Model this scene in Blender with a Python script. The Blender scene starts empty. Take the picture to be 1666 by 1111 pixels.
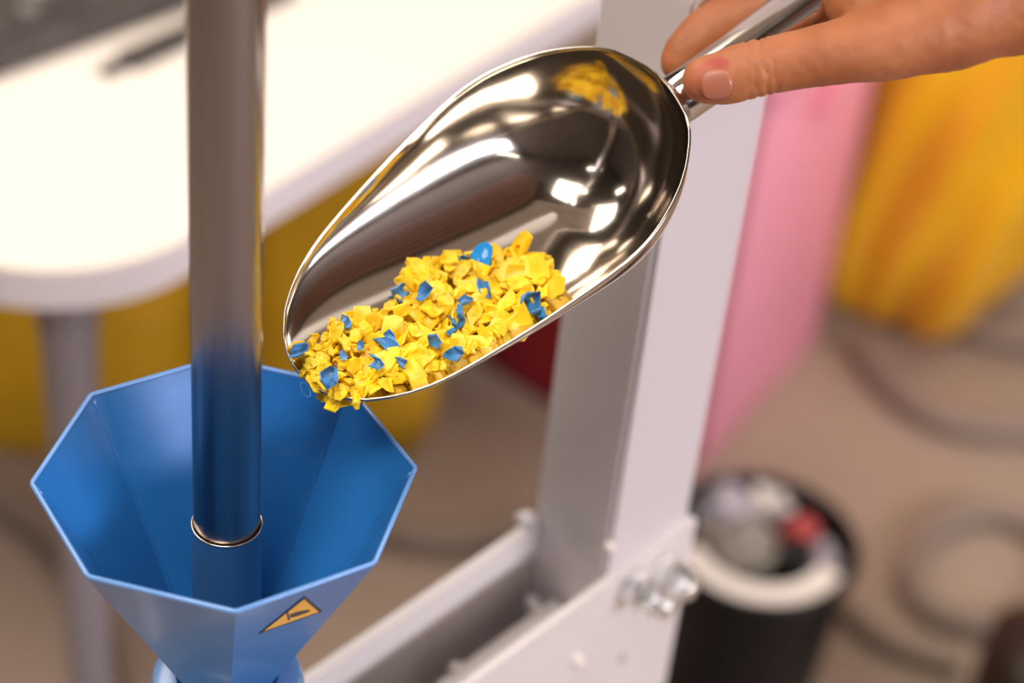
import bpy, bmesh, math, random
import numpy as np
from mathutils import Vector, Matrix, noise
from mathutils.geometry import tessellate_polygon
random.seed(7)
R = math.radians
sc = bpy.context.scene
COL = sc.collection

# ------------------------------------------------------------------ camera
W, H = 1666, 1111
F = 3201.955
PITCH, ROLL = R(37.257), R(6.1774)
CAM = Vector((0, 0, 1.5))
FWD = Vector((0, math.cos(PITCH), -math.sin(PITCH)))
UP0 = Vector((0, math.sin(PITCH), math.cos(PITCH)))
RT0 = Vector((1, 0, 0))
RX = math.cos(ROLL) * RT0 + math.sin(ROLL) * UP0
UX = -math.sin(ROLL) * RT0 + math.cos(ROLL) * UP0
cd = bpy.data.cameras.new('camera'); cam = bpy.data.objects.new('camera', cd); COL.objects.link(cam)
cam.matrix_world = Matrix(((RX.x, UX.x, -FWD.x, 0), (RX.y, UX.y, -FWD.y, 0), (RX.z, UX.z, -FWD.z, CAM.z), (0, 0, 0, 1)))
cd.sensor_width = 36; cd.lens = F / W * 36
cd.clip_start = .01; cd.clip_end = 50
cd.dof.use_dof = True; cd.dof.focus_distance = .692; cd.dof.aperture_fstop = 4.2; cd.dof.aperture_blades = 9
sc.camera = cam

# ------------------------------------------------------------------ world, light, exposure
vs = sc.view_settings
vs.view_transform = 'Standard'; vs.look = 'None'; vs.gamma = 1; vs.use_curve_mapping = False
vs.exposure = 0.0
wd = bpy.data.worlds.new('world'); sc.world = wd; wd.use_nodes = True
wd.node_tree.nodes['Background'].inputs[0].default_value = (1, .9, .8, 1)
wd.node_tree.nodes['Background'].inputs[1].default_value = .3

def area(name, loc, target, sx, sy, power, col):
    l = bpy.data.lights.new(name, 'AREA'); l.shape = 'RECTANGLE'; l.size = sx; l.size_y = sy
    l.energy = power; l.color = col
    o = bpy.data.objects.new(name, l); COL.objects.link(o)
    o.location = loc
    o.rotation_euler = (Vector(target) - Vector(loc)).to_track_quat('-Z', 'Y').to_euler()
    return o
area('key_lamp', (-1.2, 1.4, 3.0), (-.1, .8, .9), 2.0, 1.2, 68, (1, .90, .80))
area('side_lamp', (3.4, -1.5, 2.35), (0, 1.0, .9), 2.4, .5, 150, (.98, .92, 1))
area('front_lamp', (-.35, -.25, 3.0), (0, .6, 1.0), .8, .8, 36, (1, .91, .82))
area('rear_lamp', (1.2, 2.0, 3.0), (.5, 2.0, 0), 1.2, .5, 34, (1, .88, .76))  # fill added to brighten the pink bin and the floor at the back

# ------------------------------------------------------------------ helpers
def ray(px, py):
    return FWD + RX * ((px - W / 2) / F) - UX * ((py - H / 2) / F)
def at_d(px, py, d): return CAM + ray(px, py) * d
def at_z(px, py, z):
    r = ray(px, py); return CAM + r * ((z - CAM.z) / r.z)
def at_plane(px, py, p, n):
    r = ray(px, py); return CAM + r * ((Vector(p) - CAM).dot(n) / r.dot(n))
def z_on(p, px, py):
    best = None
    for i in range(3001):
        z = i * .0006; d = Vector((p[0], p[1], z)) - CAM; k = d.dot(FWD)
        if k < .1: continue
        x = W / 2 + F * d.dot(RX) / k; y = H / 2 - F * d.dot(UX) / k
        e = (x - px) ** 2 + (y - py) ** 2
        if best is None or e < best[0]: best = (e, z)
    return best[1]

def mat(name, col, rough=.5, metal=0, bump=0, bscale=200, var=0, vscale=8, col2=None, aniso=0, coat=0, sss=0, trans=0, emit=None, estr=0, spec=None, stretch=None, rvar=0):
    m = bpy.data.materials.new(name); m.use_nodes = True
    nt = m.node_tree; b = nt.nodes['Principled BSDF']
    def S(k, v): b.inputs[k].default_value = v
    S('Base Color', (*col, 1)); S('Roughness', rough); S('Metallic', metal)
    if coat: S('Coat Weight', coat); S('Coat Roughness', .08)
    if sss: S('Subsurface Weight', sss); S('Subsurface Radius', (.006, .002, .001)); S('Subsurface Scale', 1.0)
    if trans: S('Transmission Weight', trans)
    if aniso: S('Anisotropic', aniso)
    if spec is not None: S('Specular IOR Level', spec)
    if emit: S('Emission Color', (*emit, 1)); S('Emission Strength', estr)
    tc = nt.nodes.new('ShaderNodeTexCoord'); src = tc.outputs['Object']
    if stretch:
        mp = nt.nodes.new('ShaderNodeMapping'); mp.inputs['Scale'].default_value = stretch
        nt.links.new(src, mp.inputs[0]); src = mp.outputs[0]
    if var or col2:
        n = nt.nodes.new('ShaderNodeTexNoise'); n.inputs['Scale'].default_value = vscale; n.inputs['Detail'].default_value = 4
        nt.links.new(src, n.inputs['Vector'])
        cr = nt.nodes.new('ShaderNodeValToRGB'); cr.color_ramp.elements[0].position = .35; cr.color_ramp.elements[1].position = .65
        c2 = col2 if col2 else tuple(c * (1 - var) for c in col)
        cr.color_ramp.elements[0].color = (*col, 1); cr.color_ramp.elements[1].color = (*c2, 1)
        nt.links.new(n.outputs['Fac'], cr.inputs[0]); nt.links.new(cr.outputs[0], b.inputs['Base Color'])
    if rvar:
        n = nt.nodes.new('ShaderNodeTexNoise'); n.inputs['Scale'].default_value = vscale * 3; n.inputs['Detail'].default_value = 5
        nt.links.new(src, n.inputs['Vector'])
        mr = nt.nodes.new('ShaderNodeMapRange'); mr.inputs[3].default_value = rough; mr.inputs[4].default_value = rough + rvar
        nt.links.new(n.outputs['Fac'], mr.inputs[0]); nt.links.new(mr.outputs[0], b.inputs['Roughness'])
    if bump:
        n = nt.nodes.new('ShaderNodeTexNoise'); n.inputs['Scale'].default_value = bscale; n.inputs['Detail'].default_value = 3
        nt.links.new(src, n.inputs['Vector'])
        bp = nt.nodes.new('ShaderNodeBump'); bp.inputs['Strength'].default_value = bump; bp.inputs['Distance'].default_value = .001
        nt.links.new(n.outputs['Fac'], bp.inputs['Height']); nt.links.new(bp.outputs[0], b.inputs['Normal'])
    return m

def mesh(name, vf, m, parent=None, smooth=False, angle=None):
    me = bpy.data.meshes.new(name)
    me.from_pydata([tuple(v) for v in vf[0]], [], vf[1]); me.validate(); me.update()
    bm = bmesh.new(); bm.from_mesh(me); bmesh.ops.recalc_face_normals(bm, faces=bm.faces)
    if angle is not None:
        for e in bm.edges:
            if len(e.link_faces) == 2 and e.calc_face_angle(0) > R(angle): e.smooth = False
        smooth = True
    for f in bm.faces: f.smooth = smooth
    bm.to_mesh(me); bm.free()
    if m: me.materials.append(m)
    o = bpy.data.objects.new(name, me); COL.objects.link(o)
    if parent: o.parent = parent
    return o
def tag(o, label=None, cat=None, group=None, kind=None):
    if label: o['label'] = label
    if cat: o['category'] = cat
    if group: o['group'] = group
    if kind: o['kind'] = kind
    return o
def empty(name, loc, label, cat, group=None):
    o = bpy.data.objects.new(name, None); COL.objects.link(o); o.location = loc; o.empty_display_size = .02
    return tag(o, label, cat, group)
def rel(o):
    """mesh vertices are given in world space: shift them under their parent"""
    if o.parent:
        o.data.transform(Matrix.Translation(-o.parent.location))
    return o
def merge(*vfs):
    V, Fc = [], []
    for v, f in vfs:
        n = len(V); V += list(v); Fc += [tuple(i + n for i in q) for q in f]
    return V, Fc
def box(c, s, ax=None, bev=0):
    """box centred at c with sizes s along axes ax"""
    ax = ax or (Vector((1, 0, 0)), Vector((0, 1, 0)), Vector((0, 0, 1)))
    bm = bmesh.new(); bmesh.ops.create_cube(bm, size=1)
    for v in bm.verts: v.co = Vector((v.co.x * s[0], v.co.y * s[1], v.co.z * s[2]))
    if bev: bmesh.ops.bevel(bm, geom=list(bm.edges), offset=bev, segments=2, affect='EDGES', profile=.5)
    c = Vector(c)
    V = [c + ax[0] * v.co.x + ax[1] * v.co.y + ax[2] * v.co.z for v in bm.verts]
    bm.verts.index_update(); Fc = [tuple(v.index for v in f.verts) for f in bm.faces]; bm.free()
    return V, Fc
def basis(d):
    d = Vector(d).normalized(); a = d.orthogonal().normalized(); return a, d.cross(a), d
def tube(pts, rad, n=16, cap=True, closed=False):
    pts = [Vector(p) for p in pts]
    rad = rad if isinstance(rad, (list, tuple)) else [rad] * len(pts)
    V, Fc = [], []; m = len(pts); prev = None
    for i, p in enumerate(pts):
        if closed: t = pts[(i + 1) % m] - pts[i - 1]
        else: t = pts[min(i + 1, m - 1)] - pts[max(i - 1, 0)]
        t.normalize()
        a = t.orthogonal().normalized() if prev is None else (prev - t * prev.dot(t)).normalized()
        prev = a; b = t.cross(a)
        for k in range(n):
            q = 2 * math.pi * k / n; V.append(p + (a * math.cos(q) + b * math.sin(q)) * rad[i])
    for i in range(m if closed else m - 1):
        j = (i + 1) % m
        for k in range(n):
            Fc.append((i * n + k, i * n + (k + 1) % n, j * n + (k + 1) % n, j * n + k))
    if cap and not closed:
        Fc.append(tuple(range(n))[::-1]); Fc.append(tuple((m - 1) * n + k for k in range(n)))
    return V, Fc
def lathe(c, prof, n=48, axis=(0, 0, 1), cap0=True, cap1=True):
    a, b, d = basis(axis); c = Vector(c); V, Fc = [], []
    for (r, z) in prof:
        for k in range(n):
            q = 2 * math.pi * k / n; V.append(c + (a * math.cos(q) + b * math.sin(q)) * r + d * z)
    for i in range(len(prof) - 1):
        for k in range(n): Fc.append((i * n + k, i * n + (k + 1) % n, (i + 1) * n + (k + 1) % n, (i + 1) * n + k))
    if cap0: Fc.append(tuple(range(n))[::-1])
    if cap1: Fc.append(tuple((len(prof) - 1) * n + k for k in range(n)))
    return V, Fc
def prism(outer, o, ax, ay, n, t, holes=()):
    """extrude a 2D outline (with holes) by t along n from the plane o, ax, ay"""
    loops = [list(outer)] + [list(h) for h in holes]
    tess = tessellate_polygon([[Vector((x, y, 0)) for x, y in l] for l in loops])
    flat = [p for l in loops for p in l]; N = len(flat)
    V = [o + ax * x + ay * y for x, y in flat] + [o + ax * x + ay * y + n * t for x, y in flat]
    Fc = [tuple(q) for q in tess] + [tuple(i + N for i in q)[::-1] for q in tess]
    s = 0
    for l in loops:
        m = len(l)
        for i in range(m):
            j = (i + 1) % m; Fc.append((s + i, s + j, s + j + N, s + i + N))
        s += m
    return V, Fc
def smooth_path(pts, n=8):
    P = [Vector(p) for p in pts]; out = []
    for i in range(len(P) - 1):
        p0 = P[max(i - 1, 0)]; p1 = P[i]; p2 = P[i + 1]; p3 = P[min(i + 2, len(P) - 1)]
        for k in range(n):
            t = k / n
            out.append(.5 * ((2 * p1) + (p2 - p0) * t + (2 * p0 - 5 * p1 + 4 * p2 - p3) * t * t + (3 * p1 - p0 - 3 * p2 + p3) * t ** 3))
    out.append(P[-1]); return out
def hexprof(c, d, r, h, rot=0):
    a, b, d = basis(d); c = Vector(c)
    V = []
    for z, rr in ((0, r), (h * .85, r), (h, r * .86)):
        for k in range(6):
            q = math.pi / 3 * k + rot; V.append(c + (a * math.cos(q) + b * math.sin(q)) * rr + d * z)
    Fc = [tuple(range(6))[::-1], tuple(range(12, 18))]
    for i in (0, 6):
        for k in range(6): Fc.append((i + k, i + (k + 1) % 6, i + 6 + (k + 1) % 6, i + 6 + k))
    return V, Fc

# ------------------------------------------------------------------ materials
M = {}
M['floor'] = mat('floor_vinyl', (.35, .265, .205), .62, col2=(.27, .20, .155), vscale=1.6, bump=.2, bscale=60)
M['wall'] = mat('wall_paint', (.42, .37, .33), .8, var=.15, vscale=2)
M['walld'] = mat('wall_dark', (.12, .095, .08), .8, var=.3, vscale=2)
M['ceil'] = mat('ceiling_paint', (.62, .54, .46), .85, var=.3, vscale=2)
M['timber'] = mat('timber', (.26, .115, .06), .6, var=.3, vscale=5)
M['panel'] = mat('lamp_panel', (1, 1, 1), .5, emit=(1, .88, .74), estr=8)
M['frame'] = mat('grey_frame', (.3, .28, .26), .5)
M['steel'] = mat('polished_steel', (.66, .60, .53), .085, 1, bump=.03, bscale=30, rvar=.05, vscale=25)
M['rod'] = mat('brushed_rod', (.36, .335, .335), .18, 1, bump=.25, bscale=90, stretch=(1, 1, .01), rvar=.12, vscale=60)
M['bright'] = mat('worn_edge', (.95, .75, .55), .22, 1)
M['zinc'] = mat('zinc_bolt', (.93, .93, .92), .28, 1)
M['hopper'] = mat('blue_enamel', (.018, .15, .44), .25, bump=.12, bscale=60, coat=.35, var=.12, vscale=30, rvar=.15)
M['lip'] = mat('blue_enamel_lip', (.12, .28, .60), .3, coat=.4)  # paler blue: the highlight along the hopper rim is put into this colour
M['tubeblue'] = mat('dark_blue_enamel', (.035, .12, .26), .36, bump=.15, bscale=80, coat=.3)
M['yel'] = mat('chip_yellow', (1.0, .63, .012), .45, sss=.25, var=.10, vscale=60, bump=.15, bscale=900)
M['blu'] = mat('chip_blue', (.06, .29, .62), .38, sss=.1, var=.55, vscale=200)
M['blub'] = mat('chip_bright_blue', (.01, .33, .85), .2, trans=.25)
M['post'] = mat('white_powder_coat', (.66, .61, .62), .45, bump=.08, bscale=700)
M['cream'] = mat('white_frame_paint', (.70, .66, .65), .42, bump=.06, bscale=600)
M['tab'] = mat('table_white', (.80, .73, .66), .45)
M['tedge'] = mat('table_edge', (.66, .62, .65), .45)  # cool lilac of the side light put into the edge colour
M['leg'] = mat('leg_grey', (.25, .23, .26), .35, .3)
M['mus'] = mat('mustard_plastic', (.60, .335, .004), .6, var=.25, vscale=5)
M['pink'] = mat('pink_plastic', (.86, .34, .44), .5, var=.10, vscale=3)
M['red'] = mat('crimson_plastic', (.30, .010, .028), .6)
M['sack'] = mat('yellow_sack', (.88, .50, .015), .28, bump=.3, bscale=20, col2=(.82, .40, .008), vscale=6)
M['black'] = mat('black_plastic', (.004, .0035, .0045), .4, spec=.25)
M['dgrey'] = mat('dark_grey', (.07, .06, .055), .5, var=.4, vscale=30)
M['mgrey'] = mat('mid_grey', (.16, .14, .13), .5)
M['white'] = mat('white_plastic', (.82, .74, .68), .5)
M['lilac'] = mat('lilac_film', (.42, .37, .42), .35)
M['olive'] = mat('olive_film', (.26, .23, .19), .35)
M['redp'] = mat('red_plastic', (.36, .012, .018), .4)
M['cable'] = mat('cable_grey', (.24, .18, .145), .6)
M['brown'] = mat('dark_leather', (.03, .012, .006), .5, var=.3)
M['sticker'] = mat('sticker_yellow', (.86, .44, .03), .35)
M['ink'] = mat('sticker_ink', (.03, .02, .012), .4)
M['nail'] = mat('nail', (.36, .12, .07), .42, coat=.1)

# ------------------------------------------------------------------ room shell
def struct(name, vf, m): return tag(mesh(name, vf, m), kind='structure')
struct('floor', box((0, 2, -.03), (9, 10, .06)), M['floor'])
struct('ceiling', box((0, 2, 3.23), (9, 10, .06)), M['walld'])
t = empty('ceiling_raft', (-1.1, 1.9, 3.05), 'pale suspended ceiling raft above the white table', 'ceiling raft')  # unseen raft, added as the pale area the scoop reflects
rel(mesh('raft_board', box((-1.1, 1.9, 3.12), (3.4, 3.0, .02)), M['ceil'], t))
rel(mesh('hanger', merge(*[box((-1.1 + a * 1.6, 1.9 + b * 1.4, 3.165), (.02, .02, .07)) for a in (-1, 1) for b in (-1, 1)]), M['frame'], t))
t = empty('timber_raft', (1.15, .5, 3.1), 'red brown timber slat raft under the dark ceiling', 'ceiling raft')  # added out of view; its slats give the steel red-brown streaks
for k in range(8):
    rel(mesh('slat', box((.75 + k * .115, .6, 3.12), (.075, 2.6, .03)), M['timber'], t))
rel(mesh('cross_bar', merge(box((1.15, -.3, 3.165), (.95, .05, .06)), box((1.15, 1.5, 3.165), (.95, .05, .06))), M['frame'], t))
struct('wall_back', box((0, 7.03, 1.6), (9, .06, 3.3)), M['wall'])
struct('wall_front', box((0, -3.03, 1.6), (9, .06, 3.3)), M['walld'])
struct('wall_left', box((-4.53, 2, 1.6), (.06, 10, 3.3)), M['walld'])
struct('wall_right', box((4.53, 2, 1.6), (.06, 10, 3.3)), M['wall'])
LL = ['bright ceiling light panel near the left wall, beside the pale raft', 'bright ceiling light panel just in front of the pale ceiling raft', 'bright ceiling light panel in the front left of the room',
      'bright ceiling light panel in the front right corner', 'bright ceiling light panel at the right, behind the timber raft', 'bright ceiling light panel at the far left, behind the pale raft']
for i, (x, y) in enumerate(((-3.6, .2), (-.6, -.4), (-2.2, -1.9), (2.9, -2.3), (2.9, 2.6), (-3.6, 3.4))):  # glowing panels added overhead for bright streaks in the steel
    t = empty('ceiling_light', (x, y, 3.2), LL[i], 'light', 'ceiling light panels')
    rel(mesh('light_frame', merge(box((x, y - .15, 3.18), (1.24, .03, .05)), box((x, y + .15, 3.18), (1.24, .03, .05)),
                                  box((x - .62, y, 3.18), (.03, .3, .05)), box((x + .62, y, 3.18), (.03, .3, .05))), M['frame'], t))
    rel(mesh('light_diffuser', box((x, y, 3.185), (1.2, .27, .02)), M['panel'], t))

# ------------------------------------------------------------------ background: table
TZ = .75
c0 = at_z(155, 480, TZ)
ra = at_z(422, 315, TZ); rb = at_z(760, 112, TZ)
d_r = (rb - ra).normalized()
d_l = Vector((-d_r.y, d_r.x, 0))
# square corner with a big fillet, apex of the fillet at px (150,438)
apex = at_z(150, 436, TZ)
rad = .115
n_r = Vector((d_r.y, -d_r.x, 0))         # outward of the right edge
n_l = -d_r                               # outward of the left edge
# corner C : on right edge line, such that the fillet passes through the apex
corner = None
best = 9
for k in range(400):
    s = -.3 + k * .001
    cc = ra + d_r * s
    fc = cc + d_r * rad + d_l * rad
    e = abs((apex - fc).length - rad)
    if e < best and s < 0: best, corner = e, cc
fc = corner + d_r * rad + d_l * rad
outl = []
for k in range(13):
    a = math.pi / 2 * k / 12
    outl.append(fc + n_l * math.cos(a) * rad + n_r * math.sin(a) * rad)
far = .80
outl += [corner + d_r * far, corner + d_r * far + d_l * .8, corner + d_l * .8]
tb = empty('work_table', (fc.x, fc.y, 0), 'white table with rounded corner and pale grey leg, behind the steel rod', 'table')
TT = .031
top2 = [(p.x, p.y) for p in outl]
X, Y, Z = Vector((1, 0, 0)), Vector((0, 1, 0)), Vector((0, 0, 1))
tt = rel(mesh('tabletop', prism(top2, Vector((0, 0, TZ - .003)), X, Y, Z, .003), M['tab'], tb))
def inset(ps, k):
    cx = sum(p.x for p in ps) / len(ps); cy = sum(p.y for p in ps) / len(ps)
    return [(p.x + (cx - p.x) * k, p.y + (cy - p.y) * k) for p in ps]
rel(mesh('edge_band', prism(top2, Vector((0, 0, TZ - TT)), X, Y, Z, TT - .0032), M['tedge'], tb))
for (a, b) in ((.08, .08), (.70, .62), (.08, .62)):
    p = corner + d_r * a + d_l * b
    if (a, b) == (.08, .08): p = at_z(122, 500, TZ - TT) + d_l * .03 + d_r * .02
    p = Vector((p.x, p.y, 0))
    l = rel(mesh('leg', lathe(p, [(.015, 0), (.017, .4), (.019, TZ - TT - .06), (.023, TZ - TT - .002)], 24), M['leg'], tb, angle=50))
    l2 = rel(mesh('foot_cap', lathe(p, [(.023, 0), (.023, .03)], 24), M['black'], None, angle=50)); l2.parent = l
    l2.data.transform(Matrix.Translation(-tb.location))
# things on the table
def on_table(px, py): return at_z(px, py, TZ)
A = on_table(-70, 152); B = on_table(285, 24)
dx = (B - A).normalized(); dy = Vector((-dx.y, dx.x, 0)) 
L = (on_table(430, -60) - A).length
tray = empty('tool_case', (A.x, A.y, TZ), 'long dark grey open tool case lying on the white table at top left', 'case')
cc = A + dx * L / 2 + dy * .07
rel(mesh('case_base', box((cc.x, cc.y, TZ + .009), (L, .14, .018), (dx, dy, Z), .003), M['dgrey'], tray))
rel(mesh('case_lid', box((cc.x + dy.x * .09, cc.y + dy.y * .09, TZ + .035), (L, .02, .07), (dx, dy, Z), .003), M['mgrey'], tray))
for k in range(9):
    q = A + dx * (.03 + k * .03) + dy * (.04 + .03 * (k % 2))
    rel(mesh('button', lathe((q.x, q.y, TZ + .018), [(.009, 0), (.009, .006), (.006, .008)], 16), M['mgrey'] if k % 3 else M['white'], tray, angle=40))
s0 = on_table(205, 108); s1 = on_table(470, -12); dd = (s1 - s0).normalized(); dn = Vector((-dd.y, dd.x, 0)); mid = (s0 + s1) / 2
fl = empty('flat_file', (s0.x, s0.y, TZ), 'narrow dark grey bar tool lying on the white table behind the rod', 'tool')
rel(mesh('blade', box((mid.x, mid.y, TZ + .004), ((s1 - s0).length, .022, .008), (dd, dn, Z), .0015), M['dgrey'], fl))
q = s0 - dd * .012
rel(mesh('tang', box((q.x, q.y, TZ + .004), (.022, .010, .006), (dd, dn, Z), .001), M['dgrey'], fl))

# ------------------------------------------------------------------ background: mustard tubs under the table
def rounded_tub(name, pxs, yplane, ztop, label, depth=.2, rr=.07, m=None, cat='tub'):
    x0 = at_plane(pxs[0], pxs[2], (0, yplane, 0), Y).x; x1 = at_plane(pxs[1], pxs[2], (0, yplane, 0), Y).x
    cx = (x0 + x1) / 2; hw = (x1 - x0) / 2
    t = empty(name, (cx, yplane + depth / 2, 0), label, cat)
    def ring(hw, hd, z, r):
        P = []
        for (sx, sy, a0) in ((1, -1, -90), (1, 1, 0), (-1, 1, 90), (-1, -1, 180)):
            for k in range(6):
                a = R(a0 + k * 18)
                P.append(Vector((cx + sx * (hw - r) + math.cos(a) * r, yplane + depth / 2 + sy * (hd - r) + math.sin(a) * r, z)))
        return P
    prof = [(.82, 0), (.9, .01), (.95, .05), (.98, ztop * .5), (1, ztop)]
    inner = [(.97, ztop), (.95, ztop * .5), (.92, .06), (.8, .03)]
    V, Fc = [], []
    seq = prof + inner
    for s, z in seq: V += ring(hw * s, depth / 2 * s, z, rr * s)
    n = 24
    for i in range(len(seq) - 1):
        for k in range(n): Fc.append((i * n + k, i * n + (k + 1) % n, (i + 1) * n + (k + 1) % n, (i + 1) * n + k))
    Fc.append(tuple(range(n))[::-1]); Fc.append(tuple((len(seq) - 1) * n + k for k in range(n)))
    rel(mesh('tub_body', (V, Fc), m, t, angle=50))
    pts = [p for p in ring(hw * 1.01, depth / 2 * 1.01, ztop, rr)]
    rel(mesh('rolled_rim', tube(pts, .008, 8, closed=True), m, t, smooth=True))
    for zz in (.12, .22):
        rel(mesh('rib', tube(ring(hw * .975, depth / 2 * .975, zz, rr), .005, 6, closed=True), m, t, smooth=True))
    return t
rounded_tub('storage_tub', (-260, 300, 700), 1.645, .46, 'mustard yellow plastic tub under the table corner, left of the steel rod', m=M['mus'])
rounded_tub('storage_tub', (352, 712, 690), 1.70, .46, 'mustard yellow plastic tub under the table, between steel rod and scoop', m=M['mus'])

# crimson crate behind the post
p = at_z(850, 625, 0); 
dcr = (at_z(885, 650, 0) - at_z(790, 590, 0)).normalized(); ncr = Vector((-dcr.y, dcr.x, 0))
CL = (at_z(1010, 730, 0) - at_z(782, 590, 0)).length; ce = at_z(782, 590, 0) + dcr * CL / 2 + ncr * .06
cr = empty('crimson_crate', (ce.x, ce.y, 0), 'dark crimson plastic crate on the floor between the scoop and white post', 'crate')
cax = (dcr, ncr, Z)
rel(mesh('crate_body', merge(box(ce + Z * .01, (CL, .12, .02), cax, .003),
    *[box(ce + s * v * (h - .005) + Z * .15, sz, cax, .003) for s in (-1, 1) for v, h, sz in ((dcr, CL / 2, (.01, .12, .30)), (ncr, .06, (CL, .01, .30)))]), M['red'], cr))
rel(mesh('crate_rim', merge(*[box(ce + s * v * h + Z * .305, sz, cax, .003) for s in (-1, 1) for v, h, sz in ((dcr, CL / 2, (.016, .136, .02)), (ncr, .06, (CL + .016, .016, .02)))]), M['red'], cr))

# ------------------------------------------------------------------ background: pink panel box and yellow sack
b0 = at_z(1150, 752, 0); b1 = at_z(1326, 556, 0)
dp = (b1 - b0).normalized(); npk = Vector((-dp.y, dp.x, 0))
PW = (b1 - b0).length + .03; PH = .52
pc = b1 - dp * PW / 2 + npk * .06
pk = empty('pink_bin', (pc.x, pc.y, 0), 'tall pale pink plastic bin standing behind the white post', 'bin')
pax = (dp, npk, Z)
rel(mesh('bin_body', merge(box(pc + Z * .01, (PW, .12, .02), pax, .004),
    *[box(pc + s * v * (h - .006) + Z * PH / 2, sz, pax, .005) for s in (-1, 1) for v, h, sz in ((dp, PW / 2, (.012, .12, PH)), (npk, .06, (PW, .012, PH)))]), M['pink'], pk, angle=40))
rel(mesh('rolled_rim', tube([pc + dp * a * PW / 2 + npk * b * .06 + Z * PH for a, b in ((-1, -1), (1, -1), (1, 1), (-1, 1))], .012, 8, closed=True), M['pink'], pk))
q = at_plane(1335, 160, b1, -npk)
rel(mesh('recessed_grip', lathe(q - (-npk) * .004, [(.03, 0), (.03, .005), (.022, .007)], 24, -npk), mat('pink_grip', (.86, .22, .33), .5), pk, angle=40))

sk = at_z(1438, 575, 0) + Vector((.04, .12, 0))
def sack(c, prof, seed):
    V, Fc = [], []; n = 72
    rows = smooth_path([Vector((r, 0, z)) for r, z in prof], 5)
    for i, p in enumerate(rows):
        for k in range(n):
            a = 2 * math.pi * k / n
            f = .12 * math.sin(a * 5 + 3 * p.z + seed) + .07 * math.sin(a * 11 - 9 * p.z) + .05 * math.sin(a * 4 + 14 * p.z) + .16 * noise.noise(Vector((math.cos(a) * 1.6, math.sin(a) * 1.6, p.z * 4 + seed)))
            r = p.x * (1 + f)
            V.append(Vector((c.x + math.cos(a) * r + .30 * p.z * p.z, c.y + math.sin(a) * r, p.z)))
    for i in range(len(rows) - 1):
        for k in range(n): Fc.append((i * n + k, i * n + (k + 1) % n, (i + 1) * n + (k + 1) % n, (i + 1) * n + k))
    Fc.append(tuple(range(n))[::-1]); Fc.append(tuple((len(rows) - 1) * n + k for k in range(n)))
    return V, Fc
so = empty('yellow_sack', sk, 'creased glossy yellow sack standing on the floor right of the pink bin', 'sack')
rel(mesh('sack_body', sack(sk, [(.06, .003), (.10, .025), (.125, .10), (.145, .22), (.165, .36), (.16, .48), (.12, .56), (.06, .60), (.035, .62)], 2), M['sack'], so, smooth=True))
rel(mesh('sack_neck', sack(sk, [(.035, .62), (.028, .635), (.045, .66), (.06, .69)], 2), M['sack'], so, smooth=True))

# ------------------------------------------------------------------ background: black bucket
bz = .26
bc = at_z(1238, 880, bz); bc = Vector((bc.x, bc.y, 0)); br = .088
bk = empty('black_bucket', bc, 'round black bucket of workshop scraps on the floor, right of the post', 'bucket')
rel(mesh('bucket_body', lathe(bc, [(br * .82, 0), (br * .9, .08), (br, bz), (br * .97, bz + .003), (br * .93, bz), (br * .86, .05), (br * .2, .03)], 48), M['black'], bk, angle=40))
rel(mesh('bucket_rim', tube([bc + Vector((math.cos(a) * br * 1.01, math.sin(a) * br * 1.01, bz)) for a in [2 * math.pi * k / 48 for k in range(48)]], .005, 8, closed=True), M['black'], bk, smooth=True))
# white ring leaning inside on the near side
def arc_ring(c, r0, r1, h, a0, a1, n=40, tilt=0):
    V, Fc = [], []
    for k in range(n + 1):
        a = a0 + (a1 - a0) * k / n
        for r, z in ((r0, 0), (r1, 0), (r1, h), (r0, h)):
            V.append(c + Vector((math.cos(a) * r, math.sin(a) * r, z + tilt * math.sin(a) * r)))
    for k in range(n):
        for j in range(4): Fc.append((k * 4 + j, k * 4 + (j + 1) % 4, (k + 1) * 4 + (j + 1) % 4, (k + 1) * 4 + j))
    Fc.append((3, 2, 1, 0)); Fc.append(tuple(n * 4 + j for j in range(4)))
    return V, Fc
rg = mesh('white_ring', arc_ring(Vector((bc.x, bc.y, bz - .012)), .058, .083, .012, R(195), R(335)), M['white'])
tag(rg, 'broken white plastic ring lying just inside the near rim of the black bucket', 'ring')
def crumple(name, c, s, m, label, cat, seed, group=None):
    bm = bmesh.new(); bmesh.ops.create_icosphere(bm, subdivisions=3, radius=1)
    for v in bm.verts:
        f = 1 + .45 * noise.noise(v.co * 1.7 + Vector((seed, 0, 0))) + .22 * noise.noise(v.co * 4 + Vector((0, seed, 0)))
        v.co = Vector((v.co.x * s[0], v.co.y * s[1], v.co.z * s[2])) * f
    me = bpy.data.meshes.new(name); bm.to_mesh(me); bm.free(); me.materials.append(m)
    o = bpy.data.objects.new(name, me); COL.objects.link(o); o.location = c; return tag(o, label, cat, group)
def inb(px, py, z): return at_z(px, py, z)
crumple('crumpled_film', inb(1175, 830, bz - .03), (.034, .03, .03), M['lilac'], 'crumpled lilac grey plastic film at the back left inside the black bucket', 'scrap', 1)
crumple('crumpled_film', inb(1250, 815, bz - .02), (.022, .02, .02), M['white'], 'small crumpled whitish film at the back of the black bucket', 'scrap', 2)
crumple('crumpled_film', inb(1200, 905, bz - .04), (.045, .035, .03), M['olive'], 'crumpled olive grey film in the middle of the black bucket', 'scrap', 3)
crumple('crumpled_film', inb(1335, 925, bz - .035), (.018, .026, .025), M['lilac'], 'crumpled grey film at the right edge inside the black bucket', 'scrap', 4)
rc = inb(1302, 868, bz - .015)
t = empty('red_cap', rc, 'bright red plastic cap among the scraps in the black bucket', 'cap')
rel(mesh('cap_body', lathe(rc, [(.016, -.02), (.016, .01), (.013, .014)], 24, (.2, -.3, 1)), M['redp'], t, angle=40))
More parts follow.
